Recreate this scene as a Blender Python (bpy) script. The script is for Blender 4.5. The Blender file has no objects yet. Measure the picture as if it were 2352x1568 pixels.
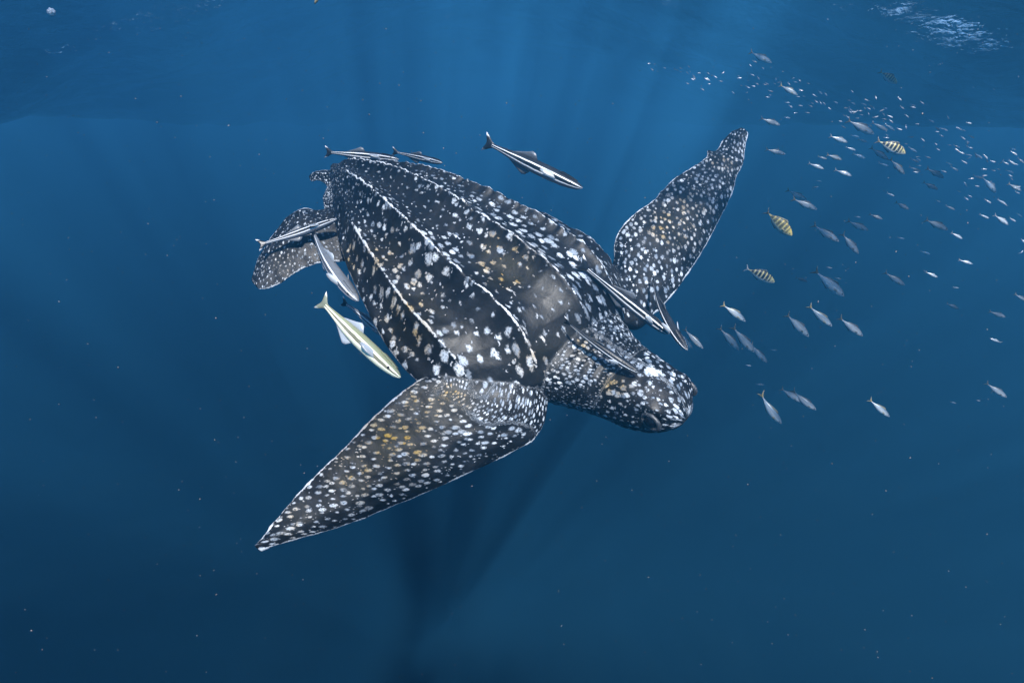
import bpy, bmesh, math, random
import numpy as np
from mathutils import Vector, Matrix, noise
from mathutils.bvhtree import BVHTree
R = math.radians
random.seed(7)
rng = np.random.default_rng(7)
sc = bpy.context.scene
C = sc.collection

# ------------------------------------------------------------------ camera, sky, sun, exposure
PITCH = 21.0
cam = bpy.data.cameras.new('camera')
cam.lens = 20.0
cam.sensor_width = 36.0
cam.clip_start, cam.clip_end = 0.05, 1000.0
cam_o = bpy.data.objects.new('camera', cam)
C.objects.link(cam_o)
cam_o.rotation_euler = (R(90 - PITCH), 0, 0)
sc.camera = cam_o

SUN_EL, SUN_AZ = 50.0, -12.0            # the sun stands behind the camera
world = bpy.data.worlds.new('World')
sc.world = world
world.use_nodes = True
wn = world.node_tree
sky = wn.nodes.new('ShaderNodeTexSky')
sky.sky_type = 'NISHITA'
sky.sun_disc = False
sky.sun_elevation = R(SUN_EL)
sky.sun_rotation = R(180 + SUN_AZ)
wn.nodes['Background'].inputs[1].default_value = 0.15
wn.links.new(sky.outputs[0], wn.nodes['Background'].inputs[0])

sun = bpy.data.lights.new('sun', 'SUN')
sun.energy = 5.0
sun.angle = R(1.0)
sun.color = (1.0, 0.975, 0.945)
sun_o = bpy.data.objects.new('sun', sun)
C.objects.link(sun_o)
sun_dir = Vector((math.sin(R(SUN_AZ)) * math.cos(R(SUN_EL)), math.cos(R(SUN_AZ)) * math.cos(R(SUN_EL)), -math.sin(R(SUN_EL))))
sun_o.rotation_euler = sun_dir.to_track_quat('-Z', 'Y').to_euler()

sc.view_settings.view_transform = 'Standard'
sc.view_settings.look = 'None'
sc.view_settings.exposure = 2.15
sc.view_settings.gamma = 1.0
sc.cycles.use_denoising = True
sc.cycles.volume_bounces = 0
sc.cycles.max_bounces = 6
sc.cycles.transparent_max_bounces = 12

# ------------------------------------------------------------------ helpers
FPX = 2352 * cam.lens / cam.sensor_width
P = R(PITCH)
CR, CF, CU = Vector((1, 0, 0)), Vector((0, math.cos(P), -math.sin(P))), Vector((0, math.sin(P), math.cos(P)))
def at(x, y, depth):
    """point that stands `depth` metres in front of the camera plane where the survey picture (2352 px wide) shows x, y"""
    return (CF + CR * ((x - 1176) / FPX) + CU * ((784 - y) / FPX)) * depth

def tag(o, label=None, cat=None, group=None, kind=None):
    for k, v in (('label', label), ('category', cat), ('group', group), ('kind', kind)):
        if v:
            o[k] = v
    return o

def link(name, me, mat=None, parent=None):
    o = bpy.data.objects.new(name, me)
    C.objects.link(o)
    if mat is not None and me is not None and not me.materials:
        me.materials.append(mat)
    if parent is not None:
        o.parent = parent
    return o

def mesh(name, vs, fs, smooth=True):
    me = bpy.data.meshes.new(name)
    me.from_pydata([tuple(v) for v in vs], [], [tuple(int(i) for i in f) for f in fs])
    me.update()
    if smooth:
        me.shade_smooth()
    return me

def attr(me, name, data, kind='FLOAT'):
    a = me.attributes.new(name, kind, 'POINT')
    a.data.foreach_set('vector' if kind == 'FLOAT_VECTOR' else 'value', np.asarray(data, dtype=np.float32).ravel())

class NT:
    """small wrapper for building node materials"""
    def __init__(s, name):
        s.m = bpy.data.materials.new(name)
        s.m.use_nodes = True
        s.t = s.m.node_tree
        s.b = s.t.nodes['Principled BSDF']
    def n(s, typ, **kw):
        nd = s.t.nodes.new('ShaderNode' + typ)
        for k, v in kw.items():
            setattr(nd, k, v)
        return nd
    def put(s, sock, v):
        if isinstance(v, bpy.types.NodeSocket):
            s.t.links.new(v, sock)
        elif v is not None:
            if hasattr(sock.default_value, '__len__') and not isinstance(v, (int, float)) and len(sock.default_value) == 4 and len(v) == 3:
                v = (*v, 1)
            sock.default_value = v
    def math(s, op, a, b=None, c=None, clamp=False):
        nd = s.n('Math', operation=op, use_clamp=clamp)
        for i, v in enumerate((a, b, c)):
            if v is not None:
                s.put(nd.inputs[i], v)
        return nd.outputs[0]
    def vmath(s, op, a, b=None, sc_=None):
        nd = s.n('VectorMath', operation=op)
        s.put(nd.inputs[0], a)
        if b is not None:
            s.put(nd.inputs[1], b)
        if sc_ is not None:
            s.put(nd.inputs['Scale'], sc_)
        return nd.outputs[0]
    def step(s, v, lo, hi):
        nd = s.n('MapRange', interpolation_type='SMOOTHSTEP')
        s.put(nd.inputs['Value'], v)
        s.put(nd.inputs['From Min'], lo)
        s.put(nd.inputs['From Max'], hi)
        return nd.outputs[0]
    def mix(s, f, a, b):
        nd = s.n('Mix', data_type='RGBA')
        s.put(nd.inputs[0], f)
        s.put(nd.inputs[6], a)
        s.put(nd.inputs[7], b)
        return nd.outputs[2]
    def noise(s, vec, scale, detail=3, rough=.5, dist=0):
        nd = s.n('TexNoise')
        s.put(nd.inputs['Vector'], vec)
        nd.inputs['Scale'].default_value = scale
        nd.inputs['Detail'].default_value = detail
        nd.inputs['Roughness'].default_value = rough
        nd.inputs['Distortion'].default_value = dist
        return nd
    def ramp(s, v, stops, interp='LINEAR'):
        nd = s.n('ValToRGB')
        nd.color_ramp.interpolation = interp
        el = nd.color_ramp.elements
        while len(el) < len(stops):
            el.new(.5)
        for e, (p, c) in zip(el, stops):
            e.position = p
            e.color = (*c, 1) if len(c) == 3 else c
        s.put(nd.inputs[0], v)
        return nd.outputs[0]
    def attr(s, name, out='Fac'):
        return s.n('Attribute', attribute_name=name).outputs[out]

def interp(x, pts):
    return np.interp(x, [p[0] for p in pts], [p[1] for p in pts])

def spline(pts, s):
    """Catmull-Rom through pts (list of tuples) at parameter s in 0..1 by chord length; returns np array"""
    p = np.array(pts, float)
    d = np.r_[0, np.cumsum(np.linalg.norm(np.diff(p[:, :2], axis=0), axis=1))]
    d /= d[-1]
    k = np.clip(np.searchsorted(d, s, side='right') - 1, 0, len(p) - 2)
    t = (s - d[k]) / (d[k + 1] - d[k])
    p0 = p[max(k - 1, 0)]; p1 = p[k]; p2 = p[k + 1]; p3 = p[min(k + 2, len(p) - 1)]
    return .5 * ((2 * p1) + (p2 - p0) * t + (2 * p0 - 5 * p1 + 4 * p2 - p3) * t * t + (3 * p1 - p0 - 3 * p2 + p3) * t ** 3)

# ------------------------------------------------------------------ the water: surface seen from below, body of water, added dark floor
SHADE_X, SHADE_Y = 7.0, 3.0  # where the painted broad dark zones lie
FOX, FOY = 1.0, 0.0  # shift of the painted shaft pattern and of the ripples
def surf_z(x, y):
    z = 3.0 - 1.45 * (1 - math.cos(2 * math.pi * (x + 1.2 - .02 * y) / 25.0))
    for k, (wl, a, an) in enumerate(((9.5, .17, .75), (4.6, .09, 1.35), (2.3, .045, 1.0), (1.5, .03, 1.75), (.8, .012, .6))):
        z += a * math.sin((x * math.cos(an) + y * math.sin(an)) * 6.283 / wl + k * 2 + 3.0 * noise.noise((x * .22, y * .22, k * 3.7)))
    return z
NXS = 190
xs = [math.copysign((abs(i) / NXS) ** 2.0 * 115, i) for i in range(-NXS, NXS + 1)]
ys = [-50 + j / 30 * 50 for j in range(30)] + [(j / 300) ** 2.3 * 150 for j in range(301)]
vs = [(x, y, surf_z(x, y)) for y in ys for x in xs]
W = len(xs)
fs = [(j * W + i, j * W + i + 1, (j + 1) * W + i + 1, (j + 1) * W + i) for j in range(len(ys) - 1) for i in range(W - 1)]
t = NT('water_surface')
t.t.nodes.remove(t.b)
out = t.t.nodes['Material Output']
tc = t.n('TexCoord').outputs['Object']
mp = t.n('Mapping'); mp.inputs['Scale'].default_value = (1, .55, 1); mp.inputs['Rotation'].default_value = (0, 0, .35); mp.inputs['Location'].default_value = (FOX, FOY, 0)
t.put(mp.inputs[0], tc)
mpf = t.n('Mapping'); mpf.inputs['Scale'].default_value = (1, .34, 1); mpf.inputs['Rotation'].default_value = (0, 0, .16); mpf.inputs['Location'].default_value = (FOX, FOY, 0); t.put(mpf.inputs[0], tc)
shaft_pattern = t.noise(mpf.outputs[0], .95, 4, .6)
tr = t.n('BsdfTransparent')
shade_pattern = t.noise(tc, .13, 2, .5); shade_pattern.inputs['Vector'].default_value = (0, 0, 0)
mp2 = t.n('Mapping'); mp2.inputs['Location'].default_value = (SHADE_X, SHADE_Y, 0); t.put(mp2.inputs[0], tc); t.put(shade_pattern.inputs['Vector'], mp2.outputs[0])
t.put(tr.inputs[0], t.mix(t.step(shade_pattern.outputs[0], .38, .58), t.ramp(shaft_pattern.outputs[0], [(.43, (.04, .04, .04)), (.58, (.60, .60, .60))]), t.ramp(shaft_pattern.outputs[0], [(.41, (.10, .10, .10)), (.56, (1, 1, 1))])))  # light shafts and broad shade painted into the surface's transparency
rip = t.noise(mp.outputs[0], 1.5, 6, .58)
bump = t.n('Bump'); bump.inputs['Strength'].default_value = 1.0; bump.inputs['Distance'].default_value = .165
t.put(bump.inputs['Height'], rip.outputs[0])
gl = t.n('BsdfGlossy'); gl.inputs['Roughness'].default_value = .04
t.put(gl.inputs['Normal'], bump.outputs[0])
fr = t.n('Fresnel'); fr.inputs['IOR'].default_value = 1.33
t.put(fr.inputs['Normal'], bump.outputs[0])
mx = t.n('MixShader')
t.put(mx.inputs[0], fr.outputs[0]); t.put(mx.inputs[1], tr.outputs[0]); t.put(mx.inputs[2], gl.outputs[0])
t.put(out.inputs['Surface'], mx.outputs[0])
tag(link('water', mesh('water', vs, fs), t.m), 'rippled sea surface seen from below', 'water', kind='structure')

FLOOR_Z = -10.5  # added unseen floor, near black to darken the lower water
bv = []
for j in range(41):
    for i in range(41):
        x, y = -112 + i * 5.6, -52 + j * 5.1
        bv.append((x, y, FLOOR_Z + .8 * noise.noise((x * .06, y * .06, 2))))
t = NT('dark_floor')
t.b.inputs['Base Color'].default_value = (.0015, .004, .005, 1)
t.b.inputs['Roughness'].default_value = 1
t.b.inputs['Specular IOR Level'].default_value = 0
tag(link('added_floor', mesh('added_floor', bv, [(j * 41 + i, j * 41 + i + 1, (j + 1) * 41 + i + 1, (j + 1) * 41 + i) for j in range(40) for i in range(40)]), t.m), 'added unseen dark floor far below the turtle', 'added_floor', kind='structure')

bm = bmesh.new()
bmesh.ops.create_cube(bm, size=1)
for v in bm.verts:
    v.co = Vector((v.co.x * 244, 50 + v.co.y * 214, (FLOOR_Z - 2 + 3.9) / 2 + v.co.z * (3.9 - FLOOR_Z + 2)))
me = bpy.data.meshes.new('haze'); bm.to_mesh(me); bm.free()
t = NT('sea_water')
t.t.nodes.remove(t.b)
pv = t.n('VolumePrincipled')
pv.inputs['Color'].default_value = (.062, .43, .94, 1)
pv.inputs['Density'].default_value = .066
pv.inputs['Anisotropy'].default_value = .45
t.put(t.t.nodes['Material Output'].inputs['Volume'], pv.outputs[0])
tag(link('haze', me, t.m), 'clear blue sea water filling the scene', 'water', kind='stuff')

# ------------------------------------------------------------------ the turtle (local axes: x forward, y left, z up)
M24 = (Matrix.Translation((-.227, 2.243, -.626)) @ Matrix.Rotation(R(-41.6), 4, 'Z') @ Matrix.Rotation(R(18.2), 4, 'Y') @ Matrix.Rotation(R(12.0), 4, 'X'))
TM = Matrix.Rotation(R(24 - PITCH), 4, 'X') @ M24
TI = TM.inverted()
def loc_at(x, y, d):
    return np.array(TI @ at(x, y, d))

pieces = []     # (verts, faces, attrs) in local space;  attrs columns: u, v, spot radius, raggedness, edge, region
def add_piece(v, f, a):
    pieces.append((np.array(v, float), f, np.array(a, float)))

WID = [(-.875, .012), (-.84, .035), (-.78, .07), (-.70, .122), (-.57, .200), (-.40, .290), (-.23, .362), (-.02, .432), (.17, .490), (.30, .515), (.42, .516), (.55, .50), (.75, .48)]
KEEL = [(-.875, .030), (-.80, .062), (-.645, .122), (-.5, .172), (-.39, .205), (-.25, .228), (-.13, .241), (.0, .246), (.11, .246), (.33, .234), (.5, .222), (.75, .20)]
def smooth_tab(tab, x):
    return sum(interp(x + o, tab) for o in (-.05, -.025, 0, .025, .05)) / 5 if -.8 < x < .66 else interp(x, tab)
def ss(a, b, x):
    t_ = min(1, max(0, (x - a) / (b - a)))
    return t_ * t_ * (3 - 2 * t_)
RID = (0.0, .46, .81, 1.0)
def carapace():
    nx, nu, nb = 300, 201, 41
    V, F, A = [], [], []
    ring = nu + nb
    for i in range(nx):
        tt = i / (nx - 1)
        drop = interp(tt, [(0, 1), (.84, 1), (.88, .93), (.92, .78), (.96, .52), (.985, .28), (1, .08)])
        for k in range(nu):
            u = -1 + 2 * k / (nu - 1)
            x = -.875 + (.735 - .30 * abs(u) ** 2.3 + .875) * tt
            w, zk = smooth_tab(WID, x), smooth_tab(KEEL, x)
            z0 = interp(x, [(-.875, .015), (-.6, -.01), (0, -.03), (.4, -.035), (.735, -.02)])
            au = 25 * (x + .9) - 2.0 * (x + .9) ** 2        # spots get larger toward the front
            s_ = (1 - abs(u) ** 2.1) ** .8
            y = w * u
            edge, h = 0, 0
            for q, ru in enumerate(RID):
                d = (abs(u) - ru) * w
                knob = .65 + .55 * noise.noise((x * 26, q * 7 + (3 if u < 0 else 0), 1.5)) + .35 * noise.noise((x * 60, q * 5, 4))
                on = (ss(-.84, -.70, x), ss(-.72, -.60, x), ss(-.42, -.26, x), ss(-.7, -.4, x))[q]
                g = math.exp(-abs(d / .024) ** 1.3)
                h += (.040, .037, .030, .006)[q] * (.50 + .50 * max(.2, knob)) * g * on * ss(1.0, .93, tt)
                edge = max(edge, math.exp(-(d / (.0044 if q < 3 else .0045)) ** 2) * (.25 + .85 * max(0, knob)) * (on * ss(1.0, .96, tt) if q < 3 else .7 * on))
            for q in range(3):
                m_ = (abs(u) - RID[q]) / (RID[q + 1] - RID[q])
                if 0 < m_ < 1:
                    h -= .026 * math.sin(math.pi * m_) ** 2 * ss(-.85, -.3, x) * ss(1.0, .8, tt)
            h += .006 * noise.noise((x * 5, u * 4, 9)) + .0025 * noise.noise((x * 22, u * 12, 5))
            V.append((x, y, z0 + (zk - z0) * s_ * drop + h * min(1, drop * 1.5)))
            sr = .215 * (.9 + .35 * noise.noise((x * 4, u * 3, 3))) + .03 * ss(.1, .5, x)
            sr *= 1 - .45 * math.exp(-((x + .25) / .3) ** 2 - ((u + .15) / .2) ** 2) - .35 * ss(-.2, -.7, x)
            sr *= 1 + 1.1 * min(.22, noise.noise((x * 3.2 + 4, u * 2.6, 17)))
            A.append((au, u * 14.5 * (1 + .05 * x), sr, .42, min(1, edge), 0))
        for k in range(nb):
            u = 1 - 2 * (k + 1) / (nb + 1)
            x = -.875 + (.735 - .30 * abs(u) ** 2.3 + .875) * tt
            w = smooth_tab(WID, x)
            z0 = interp(x, [(-.875, .015), (-.6, -.01), (0, -.03), (.4, -.035), (.735, -.02)])
            hb = interp(x, [(-.875, .012), (-.6, .09), (-.2, .15), (.2, .17), (.5, .16), (.735, .06)])
            V.append((x, w * u * .985, z0 - .012 - hb * (1 - abs(u) ** 2.6) ** .7))
            A.append((x * 14, u * 9 + 60, .42, .4, 0, 1))
    for i in range(nx - 1):
        for k in range(ring):
            a, b = i * ring + k, i * ring + (k + 1) % ring
            F.append((a, b, b + ring, a + ring))
    for i, rev in ((0, False), (nx - 1, True)):      # close the two ends, top row to underside row
        lo = lambda k: i * ring + nu + min(nb - 1, max(0, round((nu - 1 - k) / (nu - 1) * (nb + 1)) - 1))
        for k in range(nu - 1):
            q = [i * ring + k, i * ring + k + 1, lo(k + 1), lo(k)]
            q = [v for n_, v in enumerate(q) if v not in q[:n_]]
            F.append(tuple(q) if rev else tuple(q[::-1]))
    add_piece(V, F, A)
carapace()

# neck and head: (x, y, z, half width, half height up, half height down)
HEAD = [(.42, .0, -.06, .33, .14, .12), (.54, .0, -.055, .295, .15, .13), (.63, .0, -.05, .25, .148, .14), (.72, .0, -.045, .212, .142, .135), (.79, -.002, -.04, .176, .133, .124),
        (.85, -.004, -.028, .152, .126, .118), (.91, -.006, -.014, .141, .122, .115), (.97, -.008, .0, .133, .110, .111), (1.02, -.01, .012, .119, .092, .101), (1.06, -.012, .020, .099, .072, .085), (1.09, -.014, .024, .074, .05, .06), (1.107, -.015, .025, .05, .034, .04), (1.117, -.015, .024, .026, .018, .02)]
def head():
    nx, nr = 170, 120
    sq = lambda q: q if q < .6 else .6 + (q - .6) * .965
    V, F, A = [], [], []
    xs_ = [p[0] for p in HEAD]
    for i in range(nx):
        tt = i / (nx - 1)
        x = .42 + (1.117 - .42) * (1 - (1 - tt) ** 1.35)
        c = [np.mean([np.interp(min(1.117, max(.42, x + o)), xs_, [p[j] for p in HEAD]) for o in ((-.015, 0, .015) if x < 1.1 else (0,))]) for j in range(1, 6)]
        for k in range(nr):
            ph = 2 * math.pi * k / nr                     # 0 at the top, turning to the right side
            co, si = math.cos(ph), math.sin(ph)
            e = .88 if x > .8 else .95
            hw = c[2]
            yy = -math.copysign(abs(si) ** e, si) * hw
            zz = math.copysign(abs(co) ** .95, co) * (c[3] if co > 0 else c[4])
            # skull: brow ridge, cheek, mouth line, flat crown
            side = abs(si)
            if x > .86:
                brow = math.exp(-((x - 1.045) / .045) ** 2) * math.exp(-((co - .62) / .22) ** 2)
                yy -= math.copysign(.014 * brow, si); zz += .012 * brow
                sock = math.exp(-((x - 1.047) / .026) ** 2) * math.exp(-((co - .22) / .22) ** 2) * (side > .5)
                yy += math.copysign(.014 * sock, si)
                mouth = math.exp(-((co + .42 - .25 * (x - 1.05)) / .05) ** 2) * ss(.90, .96, x)
                yy += math.copysign(.013 * mouth, si); 
                beak = math.exp(-((x - 1.10) / .03) ** 2) * math.exp(-((co + .05) / .3) ** 2)
                yy -= math.copysign(.006 * beak, si)
            wr = .004 * math.sin(x * 150 + 3 * noise.noise((x * 6, co * 2, si * 2))) * ss(.60, .68, x) * ss(.92, .82, x)
            wr += .004 * noise.noise((x * 30, co * 4, si * 4))
            V.append((sq(x), c[0] + yy - math.copysign(wr * side, si), c[1] + zz + wr * co))
            arc = ph - math.pi
            top = max(0, co)
            if x < .86:
                A.append((x / .020 + 100, arc * .16 / .0135 + 20, .30 + .40 * min(.08, noise.noise((x * 9, co * 2.2, si * 2.2))), .14, 0, 2))
            else:
                hr = .245 + .16 * noise.noise((x * 14, co * 2, si * 2)) + .05 * ss(.98, 1.08, x)
                hr += .34 * math.exp(-((x - .955) / .035) ** 2 - ((si + .05) / .22) ** 2) * (co > 0)              # pale crown patch
                hr *= 1 - .9 * math.exp(-((x - 1.045) / .046) ** 2 - ((co - .30) / .42) ** 2) * (side > .4)      # dark round the eye
                hr *= 1 - .95 * math.exp(-((co + .42 - .25 * (x - 1.05)) / .07) ** 2) * ss(.92, .97, x)            # mouth line
                A.append((x / .028 + 140, arc * .13 / .024 + 30, hr, .55, .80 * math.exp(-((x - .95) / .032) ** 2 - (yy / .03) ** 2) * (co > 0), 3))
    for i in range(nx - 1):
        for k in range(nr):
            a, b = i * nr + k, i * nr + (k + 1) % nr
            F.append((a, a + nr, b + nr, b))
    for i, rev in ((0, True), (nx - 1, False)):
        c = len(V)
        V.append(tuple(np.mean([V[i * nr + k] for k in range(nr)], axis=0))); A.append(A[i * nr])
        for k in range(nr):
            q = (c, i * nr + k, i * nr + (k + 1) % nr)
            F.append(q[::-1] if rev else q)
    add_piece(V, F, A)
head()

def flipper(lead, trail, dl, dt, thick, cell, rad, region, ns=150, nc=60, camber=.0, root_fine=0, uo=0, bare=.10, wav=.006):
    """lead / trail: edge points (x, y of the survey picture) root to tip; dl / dt: depths along them; thick: (s, m) table"""
    V, F, A = [], [], []
    top, bot = [], []
    Ls, Ts = [], []
    for i in range(ns):
        s = i / (ns - 1)
        l, tq = spline(lead, s), spline(trail, s)
        Ls.append(loc_at(l[0], l[1], interp(s, dl))); Ts.append(loc_at(tq[0], tq[1], interp(s, dt)))
    Ls, Ts = np.array(Ls), np.array(Ts)
    mid = (Ls + Ts) / 2
    su = np.r_[0, np.cumsum(np.linalg.norm(np.diff(mid, axis=0), axis=1))]
    camL = np.array(TI @ Vector((0, 0, 0)))
    grid = np.zeros((ns, nc, 3)); att = np.zeros((ns, nc, 6)); nor = np.zeros((ns, nc, 3)); th = np.zeros((ns, nc))
    for i in range(ns):
        s = i / (ns - 1)
        tan = mid[min(i + 2, ns - 1)] - mid[max(i - 2, 0)]
        ch = Ts[i] - Ls[i]
        n = np.cross(tan, ch); n /= np.linalg.norm(n) + 1e-9
        if np.dot(n, camL - mid[i]) < 0:
            n = -n
        cl = np.linalg.norm(ch)
        for k in range(nc):
            c = .5 - .5 * math.cos(math.pi * k / (nc - 1))
            e = min(c, 1 - c) * 2
            tk = interp(s, thick)
            asym = interp(c, [(0, .30), (.05, .55), (.15, .85), (.35, 1), (.6, .72), (.85, .42), (1, .22)])
            q = Ls[i] + ch * c
            q = q + n * (camber * math.sin(math.pi * c) * (1 - s * .6) + wav * noise.noise((su[i] * 6, c * 3, region)) + .0025 * noise.noise((su[i] * 25, c * 12, region)))
            if k in (0, nc - 1):
                q = q + ch / cl * .006 * noise.noise((su[i] * 22, k, region)) 
            grid[i, k] = q; nor[i, k] = n; th[i, k] = max(.0045, tk * asym * .5)
            cd = c * cl
            fine = ss(root_fine + .10, root_fine - .02, s + .14 * noise.noise((su[i] * 9, c * 4, 6.5)) + .12 * (c - .45)) if root_fine else 0
            tipf = ss(.55, 1.0, s)
            cu = cell * (1 + .0 * tipf)
            cv = cell * (1 - .30 * tipf)
            r_ = rad * (1 + .25 * noise.noise((su[i] * 8, c * 5, region + 3)) + .45 * min(0, noise.noise((su[i] * 4, c * 3, region + 9))))
            r_ *= ss(0, bare, c) * ss(0, .05, 1 - c) if bare else 1
            if fine > .5:
                att[i, k] = (su[i] / (cell * .62) + uo, cd / (cell * .38) + 200, .29, .14, 0, 2)
            else:
                att[i, k] = (su[i] / cu + uo, cd / cv + uo, r_, .30, 0, region)
            dd = min(c, 1 - c) * cl
            att[i, k, 4] = math.exp(-(dd / .0075) ** 2) * ss(.10, .22, s) * (.75 + .6 * noise.noise((su[i] * 14, k > nc / 2, region)))
    up = grid + nor * th[..., None]
    dn = grid - nor * th[..., None]
    # faces: closed shell from the two sheets
    idx_u = np.arange(ns * nc).reshape(ns, nc)
    idx_d = idx_u + ns * nc
    V = np.concatenate([up.reshape(-1, 3), dn.reshape(-1, 3)])
    a2 = att.copy(); 
    A = np.concatenate([att.reshape(-1, 6), a2.reshape(-1, 6)])
    for i in range(ns - 1):
        for k in range(nc - 1):
            F.append((idx_u[i, k], idx_u[i + 1, k], idx_u[i + 1, k + 1], idx_u[i, k + 1]))
            F.append((idx_d[i, k], idx_d[i, k + 1], idx_d[i + 1, k + 1], idx_d[i + 1, k]))
        F.append((idx_u[i, 0], idx_d[i, 0], idx_d[i + 1, 0], idx_u[i + 1, 0]))
        F.append((idx_u[i, nc - 1], idx_u[i + 1, nc - 1], idx_d[i + 1, nc - 1], idx_d[i, nc - 1]))
    for k in range(nc - 1):
        F.append((idx_u[0, k], idx_u[0, k + 1], idx_d[0, k + 1], idx_d[0, k]))
        F.append((idx_u[ns - 1, k], idx_d[ns - 1, k], idx_d[ns - 1, k + 1], idx_u[ns - 1, k + 1]))
    # consistent winding
    n0 = np.cross(V[F[0][1]] - V[F[0][0]], V[F[0][2]] - V[F[0][0]])
    if np.dot(n0, nor[0, 0]) < 0:
        F = [q[::-1] for q in F]
    add_piece(V, F, A)

# near fore flipper, swept back below the body
flipper([(1275, 830), (1262, 890), (1255, 935), (1243, 985), (1205, 1022), (1140, 1056), (1060, 1094), (960, 1139), (860, 1180), (770, 1214), (690, 1236), (640, 1251), (598, 1266)],
        [(1085, 850), (1035, 868), (975, 868), (925, 898), (860, 955), (790, 1028), (720, 1095), (660, 1160), (612, 1222), (584, 1256)],
        [(0, 1.99), (.15, 1.905), (.4, 1.85), (1, 1.72)], [(0, 1.99), (.06, 1.905), (.13, 1.855), (.35, 1.82), (1, 1.74)],
        [(0, .12), (.08, .095), (.25, .07), (.6, .045), (1, .022)], .0275, .255, 4, camber=.026, root_fine=.15, uo=300, bare=.16)
# far fore flipper, raised on the other side
flipper([(1400, 738), (1440, 750), (1470, 752), (1500, 725), (1532, 693), (1562, 655), (1612, 580), (1640, 528), (1680, 450), (1692, 405), (1706, 380), (1712, 340), (1719, 306)],
        [(1350, 655), (1385, 632), (1408, 605), (1411, 560), (1426, 524), (1462, 488), (1500, 460), (1545, 413), (1590, 385), (1622, 361), (1624, 346), (1644, 346), (1660, 324), (1680, 304), (1697, 297)],
        [(0, 2.24), (.12, 2.29), (.4, 2.44), (1, 2.82)], [(0, 2.40), (.10, 2.43), (.4, 2.54), (1, 2.90)],
        [(0, .13), (.15, .09), (.35, .06), (1, .022)], .031, .262, 5, camber=.03, uo=400, bare=.07)
# near hind flipper
flipper([(800, 470), (762, 479), (730, 485), (700, 480), (668, 492), (640, 523), (615, 560), (595, 596), (582, 636), (583, 652)],
        [(830, 610), (790, 600), (740, 605), (700, 615), (670, 634), (640, 654), (615, 664), (600, 664), (592, 662)],
        [(0, 2.58), (.3, 2.52), (1, 2.42)], [(0, 2.45), (.3, 2.42), (1, 2.36)],
        [(0, .08), (.3, .05), (1, .024)], .022, .185, 6, camber=.02, uo=500, bare=.03)
# far hind flipper, only its tip shows behind the shell
flipper([(800, 395), (765, 391), (740, 392), (722, 396), (713, 405)], [(800, 450), (762, 436), (748, 424), (732, 416), (716, 418)],
        [(0, 2.72), (1, 2.82)], [(0, 2.66), (1, 2.80)], [(0, .07), (.5, .04), (1, .024)], .018, .28, 7, ns=60, nc=30, uo=600, bare=.03)
# tail web between the hind limbs
flipper([(800, 400), (775, 410), (757, 428), (746, 450)], [(800, 530), (775, 515), (752, 492), (742, 470)],
        [(0, 2.72), (1, 2.76)], [(0, 2.56), (1, 2.64)], [(0, .10), (.5, .06), (1, .03)], .014, .33, 8, ns=50, nc=30, uo=700, bare=0)

# one continuous body: voxel union of the pieces, pattern coordinates carried over from the nearest piece
allv, allf, alla, off = [], [], [], 0
for v, f, a in pieces:
    allv.append(v); alla.append(a)
    allf += [tuple(int(i) + off for i in q) for q in f]
    off += len(v)
allv, alla = np.concatenate(allv), np.concatenate(alla)
src = mesh('turtle_source', allv, allf)
so_ = link('turtle_source', src)
md = so_.modifiers.new('r', 'REMESH'); md.mode = 'VOXEL'; md.voxel_size = .0055; md.use_smooth_shade = True
md2 = so_.modifiers.new('s', 'SMOOTH'); md2.factor = .5; md2.iterations = 3
dg = bpy.context.evaluated_depsgraph_get()
body = bpy.data.meshes.new_from_object(so_.evaluated_get(dg))
body.name = 'leatherback_turtle'
bpy.data.objects.remove(so_)
bpy.data.meshes.remove(src)
bvh = BVHTree.FromPolygons([tuple(v) for v in allv], allf)
nv = len(body.vertices)
co = np.zeros(nv * 3, np.float32); body.vertices.foreach_get('co', co); co = co.reshape(-1, 3)
AT = np.zeros((nv, 6))
for i in range(nv):
    p_, n_, fi, d_ = bvh.find_nearest(Vector(co[i]))
    q = allf[fi]
    ws = np.array([1 / (np.linalg.norm(allv[k] - np.array(p_)) + 1e-5) ** 2 for k in q])
    if len(q) == 4:      # bilinear by projection on the quad's two axes
        e1, e2 = allv[q[1]] - allv[q[0]], allv[q[3]] - allv[q[0]]
        dd_ = np.array(p_) - allv[q[0]]
        a_, b_, c_ = e1 @ e1, e1 @ e2, e2 @ e2
        det = a_ * c_ - b_ * b_
        if det > 1e-16:
            s_ = min(1, max(0, (c_ * (dd_ @ e1) - b_ * (dd_ @ e2)) / det)); t_ = min(1, max(0, (a_ * (dd_ @ e2) - b_ * (dd_ @ e1)) / det))
            ws = np.array([(1.0 - s_) * (1 - t_), s_ * (1 - t_), s_ * t_, (1 - s_) * t_])
    ws = ws / ws.sum()
    AT[i] = sum(alla[k] * w_ for k, w_ in zip(q, ws))
attr(body, 'spot_uv', np.c_[AT[:, :2], np.zeros(nv)], 'FLOAT_VECTOR')
attr(body, 'spot_r', AT[:, 2]); attr(body, 'ragged', AT[:, 3]); attr(body, 'rim', AT[:, 4]); attr(body, 'region', AT[:, 5])
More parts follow.
